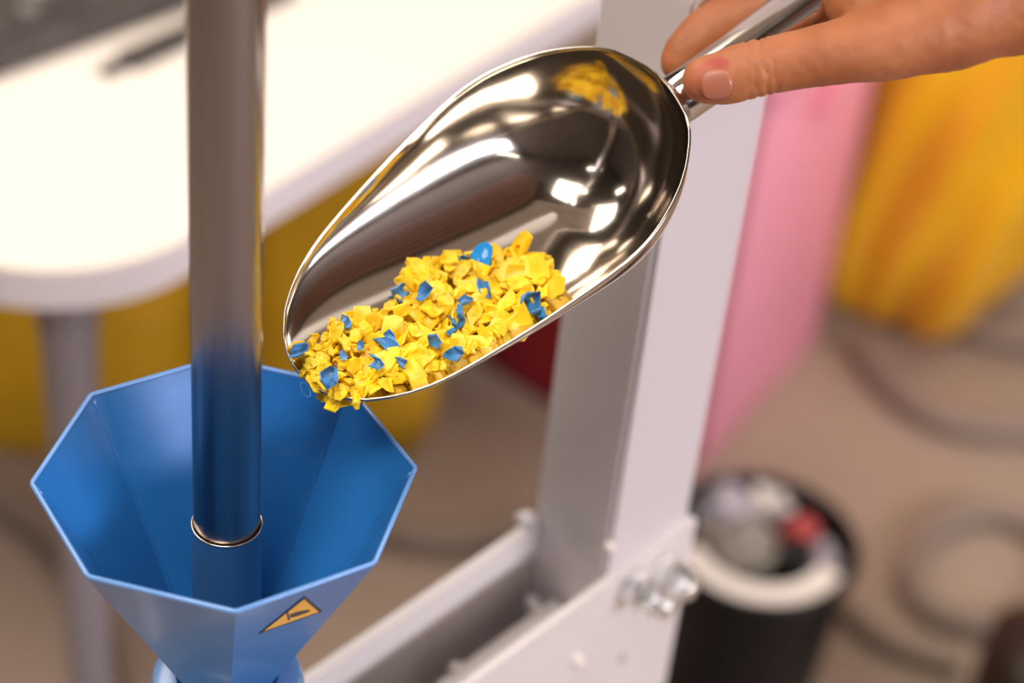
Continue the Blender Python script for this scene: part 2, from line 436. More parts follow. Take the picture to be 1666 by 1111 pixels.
rel(mesh('cap_collar', lathe(rc, [(.019, -.02), (.019, -.014)], 24, (.2, -.3, 1)), M['redp'], t, angle=40))
kc = inb(1285, 922, bz - .03)
t = empty('black_canister', kc, 'small black canister below the red cap in the black bucket', 'canister')
rel(mesh('canister_body', lathe(kc, [(.015, -.03), (.016, -.028), (.016, .016), (.013, .02)], 24, (.1, -.2, 1)), M['black'], t, angle=40))
rel(mesh('canister_lid', lathe(kc, [(.017, .018), (.017, .026), (.014, .028)], 24, (.1, -.2, 1)), M['black'], t, angle=40))

# ------------------------------------------------------------------ hoses on the floor
def hose(pxs, r, label, closed=False):
    P = [at_z(x, y, r) for x, y in pxs]
    path = smooth_path(P + ([P[0]] if closed else []), 8)
    if closed: path = path[:-1]
    o = mesh('floor_hose', tube(path, r, 10, closed=closed), M['cable'], None, smooth=True)
    return tag(o, label, 'hose')
hose([(1500, 470), (1545, 510), (1600, 540), (1700, 560)], .018, 'grey brown hose on the floor at right, topmost of the hoses')
hose([(1395, 560), (1440, 620), (1500, 670), (1580, 695), (1700, 700)], .016, 'grey brown hose curving over the floor below the yellow sack')
hose([(1478, 930), (1500, 880), (1550, 845), (1620, 835), (1700, 870), (1740, 940), (1700, 1005), (1620, 1020), (1540, 1005), (1495, 975)], .015, 'grey brown hose coiled into one ring on the floor at lower right', True)
hose([(1370, 985), (1420, 1030), (1480, 1060), (1560, 1085)], .012, 'short grey brown hose on the floor between bucket and hose ring')
hose([(560, 830), (640, 865), (720, 878), (800, 872), (900, 840)], .016, 'grey brown hose on the floor between hopper and white post')
hose([(-40, 790), (60, 850), (150, 940), (205, 1040), (235, 1150)], .018, 'grey brown hose on the floor at the left of the blue hopper')
hc = at_z(1750, 1165, .1)
t = empty('leather_bag', Vector((hc.x, hc.y, 0)), 'dark brown leather bag on the floor in the bottom right corner', 'bag')
V, Fc = box(Vector((hc.x, hc.y, .10)), (.20, .14, .20), None, .04); rel(mesh('bag_body', (V, Fc), M['brown'], t, smooth=True))
rel(mesh('bag_handle', tube(smooth_path([Vector((hc.x - .06, hc.y, .19)), Vector((hc.x - .04, hc.y, .25)), Vector((hc.x + .04, hc.y, .25)), Vector((hc.x + .06, hc.y, .19))], 6), .007, 8), M['brown'], t, smooth=True))

# ------------------------------------------------------------------ machine frame: post, channel plates, bolts
a51 = R(51)
D = Vector((math.cos(a51), math.sin(a51), 0)); E = Vector((-math.sin(a51), math.cos(a51), 0)); N = -E
KF = 1.09
P0 = at_d(1017, 690, .80 * KF)
PF = Vector((P0.x, P0.y, 0))
fr = empty('machine_frame', PF + Vector((0, 0, 0)), 'white painted steel machine frame, upright post bolted between two channel plates', 'frame')
pw, pd = .0565 * KF, .0395 * KF
# hollow upright
zt, zb = 1.75, .72
def ring_prism(w, d, th, z0, z1, bev):
    o = [(0, 0), (w, 0), (w, d), (0, d)]
    i = [(th, th), (w - th, th), (w - th, d - th), (th, d - th)]
    return prism(o, PF + Z * z0, D, E, Z, z1 - z0, [i])
po = rel(mesh('post', ring_prism(pw, pd, .003, zb, zt, 0), M['post'], fr))
bv = po.modifiers.new('bevel', 'BEVEL'); bv.width = .0009; bv.segments = 3; bv.limit_method = 'ANGLE'
# thin face cover that leaves the dark joint line along the near edge
rel(mesh('face_cover', prism([(.0012, zb), (pw - .0006, zb), (pw - .0006, zt), (.0012, zt)], PF + N * .0026, D, Z, -N, .0024), M['post'], fr))
PZ = 1.5 - .591 * KF
# near plate (proud of the post), with slot and hole
NP = PF + N * .0065
slot = [(-.058 + .024 + dx_, PZ - .062 + dz) for dx_, dz in ((-.016, -.02), (.006, -.02), (.006, 0), (-.004, 0))]
hole = [(.0195 + .0035 * math.cos(a), PZ - .068 + .0035 * math.sin(a)) for a in [2 * math.pi * k / 14 for k in range(14)]]
rel(mesh('near_plate', prism([(-.34, PZ - .12), (.0592 * KF, PZ - .12), (.0592 * KF, PZ - .001), (.058 * KF, PZ), (-.34, PZ)], NP, D, Z, -N, .0038, [slot, hole]), M['cream'], fr))
rel(mesh('far_plate', prism([(-.34, PZ - .12), (.0, PZ - .12), (.0, PZ), (-.34, PZ)], PF + E * (pd - .001), D, Z, E, .0055), M['cream'], fr))
rel(mesh('channel_floor', box(PF + D * -.17 + E * (pd / 2) + Z * (PZ - .115), (.33, pd - .004, .004), (D, E, Z)), M['cream'], fr))
# inner bracket strip, resting against the near plate
be = .56 * pd
bz_ = z_on(PF + D * -.003 + E * be, 852, 966)
r_ = at_z(692, 1098, bz_) - PF; sl = r_.dot(D)
print('bracket', bz_ - PZ, sl)
rel(mesh('bracket', box(PF + D * (sl - .003) / 2 + E * be / 2 + Z * (bz_ - .002), (-.003 - sl, be, .004), (D, E, Z), .0008), M['cream'], fr))
rel(mesh('bracket', box(PF + D * (sl - .003) / 2 + E * (be - .0015) + Z * (bz_ - .014), (-.003 - sl, .003, .024), (D, E, Z), .0008), M['cream'], fr))
for px_, py_ in ((742, 1092), (866, 982)):
    rel(mesh('screw', lathe(at_z(px_, py_, bz_) - Z * .0005, [(.0042, 0), (.0042, .002), (.003, .004)], 16), M['zinc'], fr, angle=40))
# bent tab at the end of the far plate
tp = PF + D * -.003 + E * (pd) + Z * PZ
rel(mesh('bent_tab', tube(smooth_path([tp + Z * -.004, tp + Z * .004, tp + Z * .010 - D * .003, tp + Z * .012 - D * .009], 5), .0032, 12), M['cream'], fr, smooth=True))
# rivet on the corner
rv = at_plane(990, 890, PF + N * .003, N)
rel(mesh('rivet', lathe(rv, [(.0028, -.001), (.0028, .001), (.0015, .003)], 16, N), M['white'], fr, angle=50))
st = at_plane(936, 1073, NP, N)
rel(mesh('stud', lathe(st, [(.003, -.001), (.003, .003), (.002, .004)], 16, N), M['white'], fr, angle=50))
# two bolts through the plate
for (px, py, ln) in ((1026, 950, .024), (1072, 926, .021)):
    c = at_plane(px, py, NP, N)
    b = rel(mesh('hex_bolt', hexprof(c + N * .0012, N, .0100, .009, .3), M['zinc'], fr)); b['label'] = 'bright zinc bolt'
    w_ = mesh('washer', lathe(c, [(.011, .0002), (.011, .0014), (.010, .0016)], 28, N), M['zinc'], None, angle=40); w_.data.transform(Matrix.Translation(-fr.location)); w_.parent = b
    prof = []
    z = .009
    while z < ln:
        prof += [(.0050, z), (.0057, z + .0005)]; z += .001
    prof.append((.0036, ln + .001))
    s_ = mesh('shank', lathe(c, prof, 20, N), M['zinc'], None, smooth=True); s_.data.transform(Matrix.Translation(-fr.location)); s_.parent = b
    s_ = mesh('lock_nut', hexprof(c + N * .0115, N, .0086, .006, .1), M['zinc'], None); s_.data.transform(Matrix.Translation(-fr.location)); s_.parent = b

# ------------------------------------------------------------------ hopper
HC = Vector((-.0940125, .5125667, 1.0379637)); AZ = R(12.752335); R0 = .067; SL = .5; HD = .098
hp = empty('feed_hopper', Vector((HC.x, HC.y, HC.z - .2)), 'glossy blue eight-sided sheet metal hopper with a warning sticker, around the rod', 'hopper')
ang = [AZ + R(135) + R(45) * k for k in range(8)]
def hv(k, r, z): return Vector((HC.x + r * math.cos(ang[k % 8]), HC.y + r * math.sin(ang[k % 8]), HC.z - z))
th = .0014
for k in range(8):
    V = [hv(k, R0, 0), hv(k + 1, R0, 0), hv(k + 1, R0 - SL * HD, HD), hv(k, R0 - SL * HD, HD),
         hv(k, R0 - th, 0), hv(k + 1, R0 - th, 0), hv(k + 1, R0 - SL * HD - th, HD), hv(k, R0 - SL * HD - th, HD)]
    rel(mesh('panel', (V, [(0, 1, 2, 3), (4, 7, 6, 5), (0, 4, 5, 1), (1, 5, 6, 2), (2, 6, 7, 3), (3, 7, 4, 0)]), M['hopper'], hp))
for k in range(8):
    # irregular weld bead on the inside corner and the outside corner
    P = [hv(k, R0 - SL * h_ - th + .0002 + random.uniform(-.0002, .0002), h_) for h_ in [.0015 + i * .0038 for i in range(24)]]
    rel(mesh('weld_seam', tube(P, [.0006 + random.uniform(0, .0004) for _ in P], 6), M['hopper'], hp, smooth=True))
rel(mesh('rim', tube([hv(k, R0 - .0006, -.0002) + (hv(k + 1, R0 - .0006, -.0002) - hv(k, R0 - .0006, -.0002)) * t for k in range(8) for t in (.015, .5, .985)], .00095, 8, closed=True), M['lip'], hp, smooth=True))
# collar round the throat
rel(mesh('collar', lathe(HC - Z * .150, [(.026, 0), (.0290, .006), (.0292, .045), (.0275, .050), (.0245, .0512), (.0195, .0512), (.019, .047), (.019, 0)], 56, cap0=False, cap1=False), M['lip'], hp, angle=40))
# inner barrel with its worn bright mouth
rel(mesh('barrel', lathe(HC - Z * .19, [(.0126, 0), (.0126, .1676), (.01215, .1678), (.01215, 0)], 56, cap0=False, cap1=False), M['tubeblue'], hp, angle=30))
rel(mesh('barrel_mouth', tube([HC + Vector((math.cos(a) * .01240, math.sin(a) * .01240, -.0222)) for a in [2 * math.pi * k / 64 for k in range(64)]], .00042, 8, closed=True), M['bright'], hp, smooth=True))
# warning triangle on the panel between corners 3 and 4
pa, pb, pcn = hv(3, R0, 0), hv(4, R0, 0), hv(3, R0 - SL * HD, HD)
fn = (pb - pa).cross(pcn - pa).normalized()
if fn.dot(CAM - pa) < 0: fn = -fn
def onf(px, py, lift): return at_plane(px, py, pa + fn * lift, fn)
def flat(name, pxs, lift, t, m, parent=hp):
    P = [onf(x, y, lift) for x, y in pxs]; Q = [p_ + fn * t for p_ in P]; n = len(P)
    o = mesh(name, (P + Q, [tuple(range(n)), tuple(range(n, 2 * n))[::-1]] + [(i, (i + 1) % n, (i + 1) % n + n, i + n) for i in range(n)]), m, None)
    o.data.transform(Matrix.Translation(-hp.location)); o.parent = parent; return o
stk = flat('warning_sticker', [(496, 970), (524, 994), (421, 1031)], .00012, .00016, M['ink'])
flat('sticker_face', [(494.5, 975), (518.5, 995.2), (429, 1026.5)], .0003, .00006, M['sticker'], stk)
flat('symbol_hand', [(472, 999), (486, 994.5), (503, 991.5), (505, 993.5), (498, 997), (484, 1002), (472, 1005)], .00038, .00006, M['ink'], stk)
flat('symbol_bar', [(466, 996), (469, 995), (472, 1008), (468, 1009)], .00038, .00006, M['ink'], stk)
# machine block below the hopper (out of view, carries the barrel)
rel(mesh('heater_block', box(HC - Z * .175, (.085, .085, .05), (D, E, Z), .003), M['tubeblue'], hp, angle=40))
rel(mesh('base_column', merge(box(HC - Z * .23, (.05, .05, .06), (D, E, Z), .002), box(HC + D * -.02 + E * -.02 - Z * .262, (.16, .16, .012), (D, E, Z), .002)), M['cream'], hp, angle=40))

# plunger rod
rdo = empty('plunger_rod', Vector((HC.x, HC.y, HC.z - .12)), 'brushed steel plunger rod standing upright in the blue hopper', 'rod')
rel(mesh('rod_shaft', lathe(HC - Z * .12, [(.0110, 0), (.01185, .002), (.01185, .62)], 72), M['rod'], rdo, angle=40))
rel(mesh('rod_cap', lathe(HC + Z * .50, [(.0125, 0), (.018, .002), (.018, .03), (.016, .033)], 48), M['rod'], rdo, angle=40))

# ------------------------------------------------------------------ scoop
O_ = Vector((-.01153629, .58108775, 1.10769837))
SU = Vector((-.68337231, -.5323383, -.49961807)); SV = Vector((-.68215425, .709422, .17716098)); SW = Vector((-.26013047, -.4618835, .84793618))
V0 = .0040
BT = [(-.0826, 0), (-.0822, .006), (-.0805, .0135), (-.0785, .0199), (-.0752, .0256), (-.0719, .0294), (-.0652, .0355), (-.0586, .04), (-.0519, .0434), (-.0452, .0460), (-.0386, .0480), (-.0319, .0490), (-.0253, .0494), (-.0186, .0492), (-.012, .0486), (-.0053, .0479), (.0014, .0471), (.008, .0463), (.0147, .0453), (.0213, .0442), (.028, .0430), (.0346, .0418), (.0413, .0404), (.048, .0388), (.0546, .0366), (.0613, .0336), (.0679, .0296), (.0746, .0243), (.0812, .0160), (.0838, .0100), (.0850, .004), (.0853, 0)]
BU = np.array([b[0] for b in BT]); BB = np.array([b[1] for b in BT])
def Bw(u): return float(np.interp(u, BU, BB))
def Dp(u):
    s = (u + .0826) / .168
    if s <= 0: return 0
    rear = min(1, s / .30)
    bowl = (1 - (1 - rear) ** 2.4) ** .62
    fall = 1 if s < .30 else max(0, 1 - ((s - .30) / .70)) ** .85
    return .0455 * bowl * fall
def Hs(u, v):
    b = Bw(u)
    if b < 1e-5: return 0
    q = min(1, abs(v) / b)
    return -Dp(u) * (1 - q ** 2.1) ** .62
def SP(u, v, w): return O_ + SU * u + SV * (v + V0) + SW * w
scp = empty('steel_scoop', SP(-.0826, 0, 0), 'polished steel hand scoop tipped over the blue hopper, half full of plastic chips', 'scoop')
NU, NVv = 72, 56
def scoop_shell(off):
    V = []
    for i in range(NU + 1):
        t = i / NU
        s = .5 - .5 * math.cos(math.pi * t)
        s = .5 * s + .5 * (t ** 1.6 if t < .5 else 1 - (1 - t) ** 1.6 if t > .5 else .5) if 0 else s
        u = -.0826 + .1679 * s
        for j in range(NVv + 1):
            k = math.sin(math.pi / 2 * (2 * j / NVv - 1))
            v = Bw(u) * k
            V.append((u, v, Hs(u, v)))
    return V
raw = scoop_shell(0)
Fc = []
for i in range(NU):
    for j in range(NVv):
        a = i * (NVv + 1) + j; Fc.append((a, a + 1, a + NVv + 2, a + NVv + 1))
me = bpy.data.meshes.new('scoop_bowl')
me.from_pydata([tuple(SP(*p_)) for p_ in raw], [], Fc); me.validate()
bm = bmesh.new(); bm.from_mesh(me); bmesh.ops.remove_doubles(bm, verts=bm.verts, dist=.00005)
bmesh.ops.recalc_face_normals(bm, faces=bm.faces)
# relax the interior a little so reflections run smoothly
inn = [v for v in bm.verts if not v.is_boundary]
for _ in range(6): bmesh.ops.smooth_vert(bm, verts=inn, factor=.5, use_axis_x=True, use_axis_y=True, use_axis_z=True)
for f in bm.faces: f.smooth = True
bm.to_mesh(me); bm.free(); me.materials.append(M['steel'])
bowl = bpy.data.objects.new('scoop_bowl', me); COL.objects.link(bowl); bowl.parent = scp; rel(bowl)
so_ = bowl.modifiers.new('thick', 'SOLIDIFY'); so_.thickness = .0008; so_.offset = 0
rim_pts = []
for i in range(60):
    s = .5 - .5 * math.cos(math.pi * i / 60); u = -.0826 + .1679 * s; rim_pts.append(SP(u, Bw(u), 0))
for i in range(60):
    s = .5 + .5 * math.cos(math.pi * i / 60); u = -.0826 + .1679 * s; rim_pts.append(SP(u, -Bw(u), 0))
rel(mesh('rim_edge', tube(rim_pts, .00062, 8, closed=True), M['steel'], scp, smooth=True))
# handle
h0 = at_d(1098, 165, .7245); h1 = at_d(1292, 30, .7355); hd = (h1 - h0).normalized()
HB = h0 - hd * .003
hs = [(0, .0085), (.004, .0096), (.012, .0097), (.030, .0099), (.05, .0112), (.075, .0122), (.115, .0118), (.120, .010), (.121, .004)]
rel(mesh('handle', tube([HB + hd * s for s, r in hs], [r for s, r in hs], 40), M['steel'], scp, angle=50))
rel(mesh('handle_weld', tube([HB + hd * .0005, HB + hd * .003], [.0104, .0098], 40), M['steel'], scp, angle=50))

# ------------------------------------------------------------------ plastic chips
def inter(px, py):
    """depth along the pixel ray where it meets the inside of the scoop"""
    r = ray(px, py); last = None
    ts = .66; 
    while ts < .80:
        p_ = CAM + r * ts - O_
        u, v, w = p_.dot(SU), p_.dot(SV) - V0, p_.dot(SW)
        if -.082 < u < .0852 and abs(v) < Bw(u):
            if w <= Hs(u, v) and w > -.05:
                return ts
        ts += .0004
    return None
poly = [(480, 566), (494, 608), (514, 636), (538, 658), (572, 656), (606, 645), (648, 627), (688, 608), (732, 591), (772, 570), (812, 549), (857, 525), (886, 505), (905, 470), (905, 448), (884, 420), (862, 404), (842, 400), (815, 412), (790, 414), (760, 418), (725, 420), (705, 430), (690, 432), (660, 430), (655, 450), (652, 480), (640, 490), (618, 508), (600, 512), (575, 508), (563, 510), (545, 530), (520, 540), (500, 556)]
def inside(x, y):
    c = False; n = len(poly)
    for i in range(n):
        x1, y1 = poly[i]; x2, y2 = poly[i - 1]
        if (y1 > y) != (y2 > y) and x < (x2 - x1) * (y - y1) / (y2 - y1) + x1: c = not c
    return c
def edist(x, y):
    b = 1e9; n = len(poly)
    for i in range(n):
        x1, y1 = poly[i]; x2, y2 = poly[i - 1]; dx_, dy_ = x2 - x1, y2 - y1
        t = max(0, min(1, ((x - x1) * dx_ + (y - y1) * dy_) / (dx_ * dx_ + dy_ * dy_)))
        b = min(b, math.hypot(x - x1 - t * dx_, y - y1 - t * dy_))
    return b
def chip_mesh(seed, curl, thick=.0009, jag=.3, elong=1.0):
    rnd = random.Random(seed); n = rnd.choice((6, 7, 8, 9))
    rad_ = [1 + rnd.uniform(-jag, jag) for _ in range(n)]
    ph = rnd.uniform(0, 6)
    V, Fc = [], []
    def warp(x, y, off):
        x *= elong
        z = .30 * noise.noise(Vector((x * 1.3 + seed, y * 1.3, 0))) + .05 * noise.noise(Vector((x * 4, y * 4, seed)))
        c = math.cos(ph); s = math.sin(ph); p_ = x * c + y * s; q = -x * s + y * c
        if curl:
            R_ = 1 / curl; a = p_ / R_; rr = R_ - z - off
            X_, Z_ = rr * math.sin(a), R_ - rr * math.cos(a)
        else: X_, Z_ = p_, z + off
        q += .15 * Z_
        return Vector((X_, q, Z_))
    ofs = thick / .0034
    rings = (0, .38, .72, 1.0)
    for sd in (0, 1):
        off = (sd - .5) * ofs
        V.append(warp(0, 0, off))
        for s in rings[1:]:
            for k in range(n):
                a = 2 * math.pi * k / n; r_ = s * (1 + (rad_[k] - 1) * s)
                V.append(warp(math.cos(a) * r_, math.sin(a) * r_ * .82, off * (1 if s < 1 else .75)))
    m = 1 + 3 * n
    for sd in (0, 1):
        b = sd * m
        for k in range(n):
            k2 = (k + 1) % n
            Fc.append((b, b + 1 + k, b + 1 + k2))
            for j in (0, 1): Fc.append((b + 1 + j * n + k, b + 1 + j * n + k2, b + 1 + (j + 1) * n + k2, b + 1 + (j + 1) * n + k))
    for k in range(n):
        k2 = (k + 1) % n; Fc.append((1 + 2 * n + k, 1 + 2 * n + k2, m + 1 + 2 * n + k2, m + 1 + 2 * n + k))
    me = bpy.data.meshes.new('chip'); me.from_pydata([tuple(v * .0034) for v in V], [], Fc)
    bm = bmesh.new(); bm.from_mesh(me); bmesh.ops.recalc_face_normals(bm, faces=bm.faces)
    for e in bm.edges:
        if len(e.link_faces) == 2 and e.calc_face_angle(0) > R(32): e.smooth = False
    for f in bm.faces: f.smooth = True
    bm.to_mesh(me); bm.free(); return me
CH = [chip_mesh(i, random.choice((.2, .4, .7, 1.0, 1.6, -.5)), thick=random.choice((.0007, .0010, .0013, .0019)), elong=random.choice((.8, 1, 1.25, 1.6)), jag=random.uniform(.25, .5)) for i in range(30)]
for me in CH: me.materials.append(M['yel'])
BC = [chip_mesh(100 + i, random.choice((.9, 1.4, 1.8)), thick=.0006, elong=random.choice((1.0, 1.5)), jag=.45) for i in range(8)]
for me in BC: me.materials.append(M['blu'])
BR = chip_mesh(333, .5, .0009, .12, 1.3); BR.materials.append(M['blub'])
def thick_at(px, py):
    e = edist(px, py)
    near = 1.0
    base = .0115 * (1 - math.exp(-e / 26)) 
    return base + .003 * noise.noise(Vector((px * .02, py * .02, 0)))
def rim_cap(px, py, pos):
    return pos
pts = []
rnd = random.Random(3)
def try_pt(sep, lay, tries):
    for _ in range(tries):
        x, y = rnd.uniform(476, 908), rnd.uniform(398, 668)
        if not inside(x, y): continue
        if all((x - a) ** 2 + (y - b) ** 2 > sep ** 2 for a, b, l in pts if l == lay): pts.append((x, y, lay)); return True
    return False
while try_pt(17.5, 0, 600) and len(pts) < 205: pass
n0 = len(pts)
while try_pt(23, 1, 400) and len(pts) < 290: pass
def place(px, py, lay, me, size, name, rnd, lift=0):
    t = inter(px, py)
    if t is None:
        t = .6915 if px < 640 else .694
        r = ray(px, py); n_ = (SP(.06, 0, 0) - CAM)
        # meet the rim plane
        t = (O_ - CAM).dot(SW) / r.dot(SW)
        pos = CAM + r * (t - .0005 - .002 * rnd.random())
    else:
        T = max(.0012, thick_at(px, py) - lay * .0038 + lift)
        pos = CAM + ray(px, py) * (t - T)
    o = bpy.data.objects.new(name, me); COL.objects.link(o)
    nrm = (SW * .6 - FWD * .6 + Vector((rnd.gauss(0, 1), rnd.gauss(0, 1), rnd.gauss(0, 1))) * .42).normalized()
    q = nrm.to_track_quat('Z', 'Y').to_matrix().to_4x4() @ Matrix.Rotation(rnd.uniform(0, 6.28), 4, 'Z')
    o.matrix_world = Matrix.Translation(pos) @ q @ Matrix.Diagonal((size, size, size * rnd.uniform(.8, 1.2), 1))
    return o
for i, (x, y, lay) in enumerate(pts):
    small = x < 560 or (y > 600 and x < 590)
    size = rnd.uniform(.5, .85) if small else rnd.uniform(.75, 1.45)
    if rnd.random() < .25: size *= .7
    o = place(x, y, lay, rnd.choice(CH), size, 'plastic_chip', rnd)
    e_ = edist(x, y)
    reg = 'at the pouring tip' if x < 560 else 'right of the pouring tip' if x < 650 else 'in mid heap' if x < 740 else 'in the upper heap' if x < 830 else 'nearest the handle'
    lv = 'small' if size < .7 else 'broad' if size > 1.15 else 'medium'
    if lay: lab = 'half buried yellow plastic chip under the top layer, ' + reg
    else: lab = '%s yellow plastic chip %s, %s' % (lv, reg, 'on the edge of the heap' if e_ < 14 else 'low in the scoop' if y > 565 - (x - 500) * .2 + 30 else 'high on the pile')
    tag(o, lab, 'chip', 'yellow plastic chips ' + reg)
# small crumbs among the tip of the heap and the filling below, beyond counting
cv = []
for k in range(520):
    x, y = rnd.uniform(476, 905), rnd.uniform(400, 666)
    if not inside(x, y): continue
    t = inter(x, y)
    if t is None: continue
    T = thick_at(x, y) * rnd.uniform(0, .62)
    pos = CAM + ray(x, y) * (t - T - .0012)
    me = CH[k % 30]; q = Matrix.Translation(pos) @ Matrix.Rotation(rnd.uniform(0, 6.28), 4, Vector((rnd.gauss(0, 1), rnd.gauss(0, 1), rnd.gauss(0, 1))).normalized()) @ Matrix.Scale(rnd.uniform(.5, .9), 4)
    cv.append(([q @ v.co for v in me.vertices], [tuple(f.vertices) for f in me.polygons]))
tag(mesh('chip_filling', merge(*cv), M['yel'], None, smooth=True), 'mass of small yellow plastic chips filling the heap beneath the upper chips in the scoop', 'chips', kind='stuff')
# blue chips, each where the photograph has one
blues = [
 (785, 418, 1.35, 'r', 'large bright blue translucent chip on the top edge of the yellow heap'),
 (757, 421, .8, 0, 'small dull blue chip just left of the large bright blue chip'),
 (652, 472, 1.1, 1, 'curled blue chip at the upper left edge of the upper heap'),
 (692, 476, 1.0, 2, 'ragged blue chip between two yellow curls near the heap top'),
 (791, 470, .95, 3, 'oval deep blue chip standing in the middle of the upper heap'),
 (758, 493, .9, 4, 'flat grey blue chip half buried at the centre of the heap'),
 (754, 514, 1.05, 5, 'ragged light blue chip at the centre of the heap'),
 (741, 528, .75, 6, 'thin blue chip just below the ragged light blue chip'),
 (869, 489, 1.2, 7, 'large ragged blue chip at the right end of the heap'),
 (880, 508, .75, 0, 'small blue sliver below the large ragged chip at the right end'),
 (707, 556, .95, 1, 'curled blue chip above the lower edge of the heap'),
 (738, 578, 1.0, 2, 'flat teal blue chip on the lower edge of the heap'),
 (628, 563, 1.1, 3, 'large folded blue chip in the middle of the lower heap'),
 (636, 546, .7, 4, 'small blue chip just above the large folded blue one'),
 (652, 587, .7, 5, 'small dark blue chip beside a yellow curl in the lower heap'),
 (615, 592, .8, 6, 'small round blue chip below the large folded blue one'),
 (543, 613, 1.1, 7, 'bent blue strip near the pouring tip of the scoop'),
 (558, 578, .6, 0, 'tiny dark blue crumb in the heap near the tip'),
 (586, 562, .6, 1, 'tiny blue fibre between yellow crumbs of the lower heap'),
 (563, 525, .75, 2, 'small blue chip at the upper edge of the lower heap'),
 (486, 572, .95, 3, 'long blue sliver at the leftmost edge of the heap')]
for x, y, s, k, lab in blues:
    o = place(x, y, 0, BR if k == 'r' else BC[k], s * 1.1, 'plastic_chip', rnd, lift=.0055 if k == 'r' else .004)
    tag(o, lab, 'chip', 'blue plastic chips in the scoop')
yellows = [
 (672, 452, 1.6, 3, 'tall pointed yellow flake sticking up at the upper left of the heap'),
 (846, 402, 1.6, 9, 'blocky yellow chip jutting up at the top edge near the back'),
 (874, 440, 1.9, 14, 'rolled yellow chip standing upright at the right end of the heap'),
 (897, 468, 1.2, 20, 'pointed yellow chip overhanging the right end of the heap'),
 (730, 424, 1.4, 6, 'pointed yellow chip left of the bright blue chip'),
 (780, 442, 1.35, 11, 'broad flat yellow chip just below the bright blue chip'),
 (546, 540, 1.35, 17, 'broad yellow chip at the upper edge of the lower heap'),
 (700, 505, 1.4, 23, 'broad yellow chip left of the central ragged blue chip'),
 (668, 600, 1.4, 26, 'broad yellow chip at the lower rim of the heap'),
 (545, 655, 1.15, 2, 'yellow chip hanging over the lip, lowest of the heap')]
for x, y, s_, k, lab in yellows:
    o = place(x, y, 0, CH[k], s_, 'plastic_chip', rnd, lift=.003)
    tag(o, lab, 'chip', 'large yellow plastic chips in the scoop')
# loose fibres just over the hopper
fp = at_plane(497, 634, SP(.08, 0, 0), SW)
o = mesh('plastic_fibre', tube([fp + RX * .0014 * math.cos(a) + UX * .0026 * math.sin(a) - RX * .001 * math.sin(a) for a in [2 * math.pi * k / 16 for k in range(16)]], .00022, 6, closed=True), M['blu'], None, smooth=True)
tag(o, 'fine pale blue looped fibre hanging from the chips over the scoop tip', 'fibre')

# ------------------------------------------------------------------ hand
def capsule_chain(ch, n=20):
    """ch: (px, py, depth, radius_m) -> tapering tube with round ends"""
    P = [at_d(x, y, d) for x, y, d, r in ch]; rr = [r for *_, r in ch]
    S = smooth_path(P, 6); RR = []
    for i in range(len(P) - 1):
        for k in range(6): RR.append(rr[i] + (rr[i + 1] - rr[i]) * k / 6)
    RR.append(rr[-1])
    d0 = (S[0] - S[1]).normalized(); d1 = (S[-1] - S[-2]).normalized()
    pre = [S[0] + d0 * RR[0] * math.sin(a) for a in (R(80), R(60), R(40), R(20))]; prr = [RR[0] * math.cos(a) for a in (R(80), R(60), R(40), R(20))]
    post = [S[-1] + d1 * RR[-1] * math.sin(a) for a in (R(20), R(40), R(60), R(80))]; por = [RR[-1] * math.cos(a) for a in (R(20), R(40), R(60), R(80))]
    return tube(pre + S + post, prr + RR + por, n)
def ellipsoid(c, s, ax):
    bm = bmesh.new(); bmesh.ops.create_icosphere(bm, subdivisions=3, radius=1)
    V = [c + ax[0] * v.co.x * s[0] + ax[1] * v.co.y * s[1] + ax[2] * v.co.z * s[2] for v in bm.verts]
    bm.verts.index_update(); Fc = [tuple(v.index for v in f.verts) for f in bm.faces]; bm.free(); return V, Fc
parts = [
 # thumb
 capsule_chain([(1148, 130, .7095, .0088), (1182, 125, .709, .0102), (1228, 112, .7085, .0106), (1262, 105, .7085, .0104), (1310, 95, .709, .0108), (1375, 82, .711, .0121), (1440, 66, .714, .0150), (1500, 45, .717, .0175)]),
 # thenar, palm and wrist
 capsule_chain([(1470, 52, .717, .0165), (1535, 25, .722, .0215), (1600, -5, .727, .0235), (1680, -22, .730, .0245), (1800, -60, .735, .027), (2000, -110, .740, .034), (2400, -200, .76, .042)], 28),
 capsule_chain([(1440, -60, .735, .015), (1540, -20, .731, .022)], 20),
 capsule_chain([(1470, -130, .742, .014), (1580, -60, .738, .022)], 20),
 capsule_chain([(1530, -190, .748, .013), (1620, -90, .741, .022)], 20),
 capsule_chain([(1590, -230, .752, .012), (1680, -110, .741, .022)], 20),
 # web between thumb and index
 capsule_chain([(1440, 35, .722, .014), (1395, 5, .727, .0125), (1368, -50, .736, .0125)]),
 # index
 capsule_chain([(1450, -95, .740, .0125), (1360, -62, .7485, .0128), (1282, -6, .7510, .0130), (1222, 24, .750, .0124), (1162, 50, .748, .0110), (1118, 82, .7455, .0086), (1102, 102, .7445, .0068)]),
 # middle, closing round the handle, its tip showing between handle and thumb
 capsule_chain([(1480, -150, .746, .0125), (1385, -165, .757, .0105), (1330, -110, .763, .0098), (1325, -55, .758, .0090), (1342, -22, .748, .0080)]),
 # ring
 capsule_chain([(1530, -205, .752, .0118), (1450, -235, .762, .0098), (1395, -185, .767, .0092), (1392, -125, .762, .0085), (1408, -95, .752, .0074)]),
 # little finger
 capsule_chain([(1590, -250, .756, .0108), (1520, -290, .764, .0086), (1465, -245, .768, .008), (1462, -190, .763, .0074), (1475, -165, .756, .0064)]),
]
V, Fc = merge(*parts)
me = bpy.data.meshes.new('hand_src'); me.from_pydata([tuple(v) for v in V], [], Fc)
tmp = bpy.data.objects.new('hand_src', me); COL.objects.link(tmp)
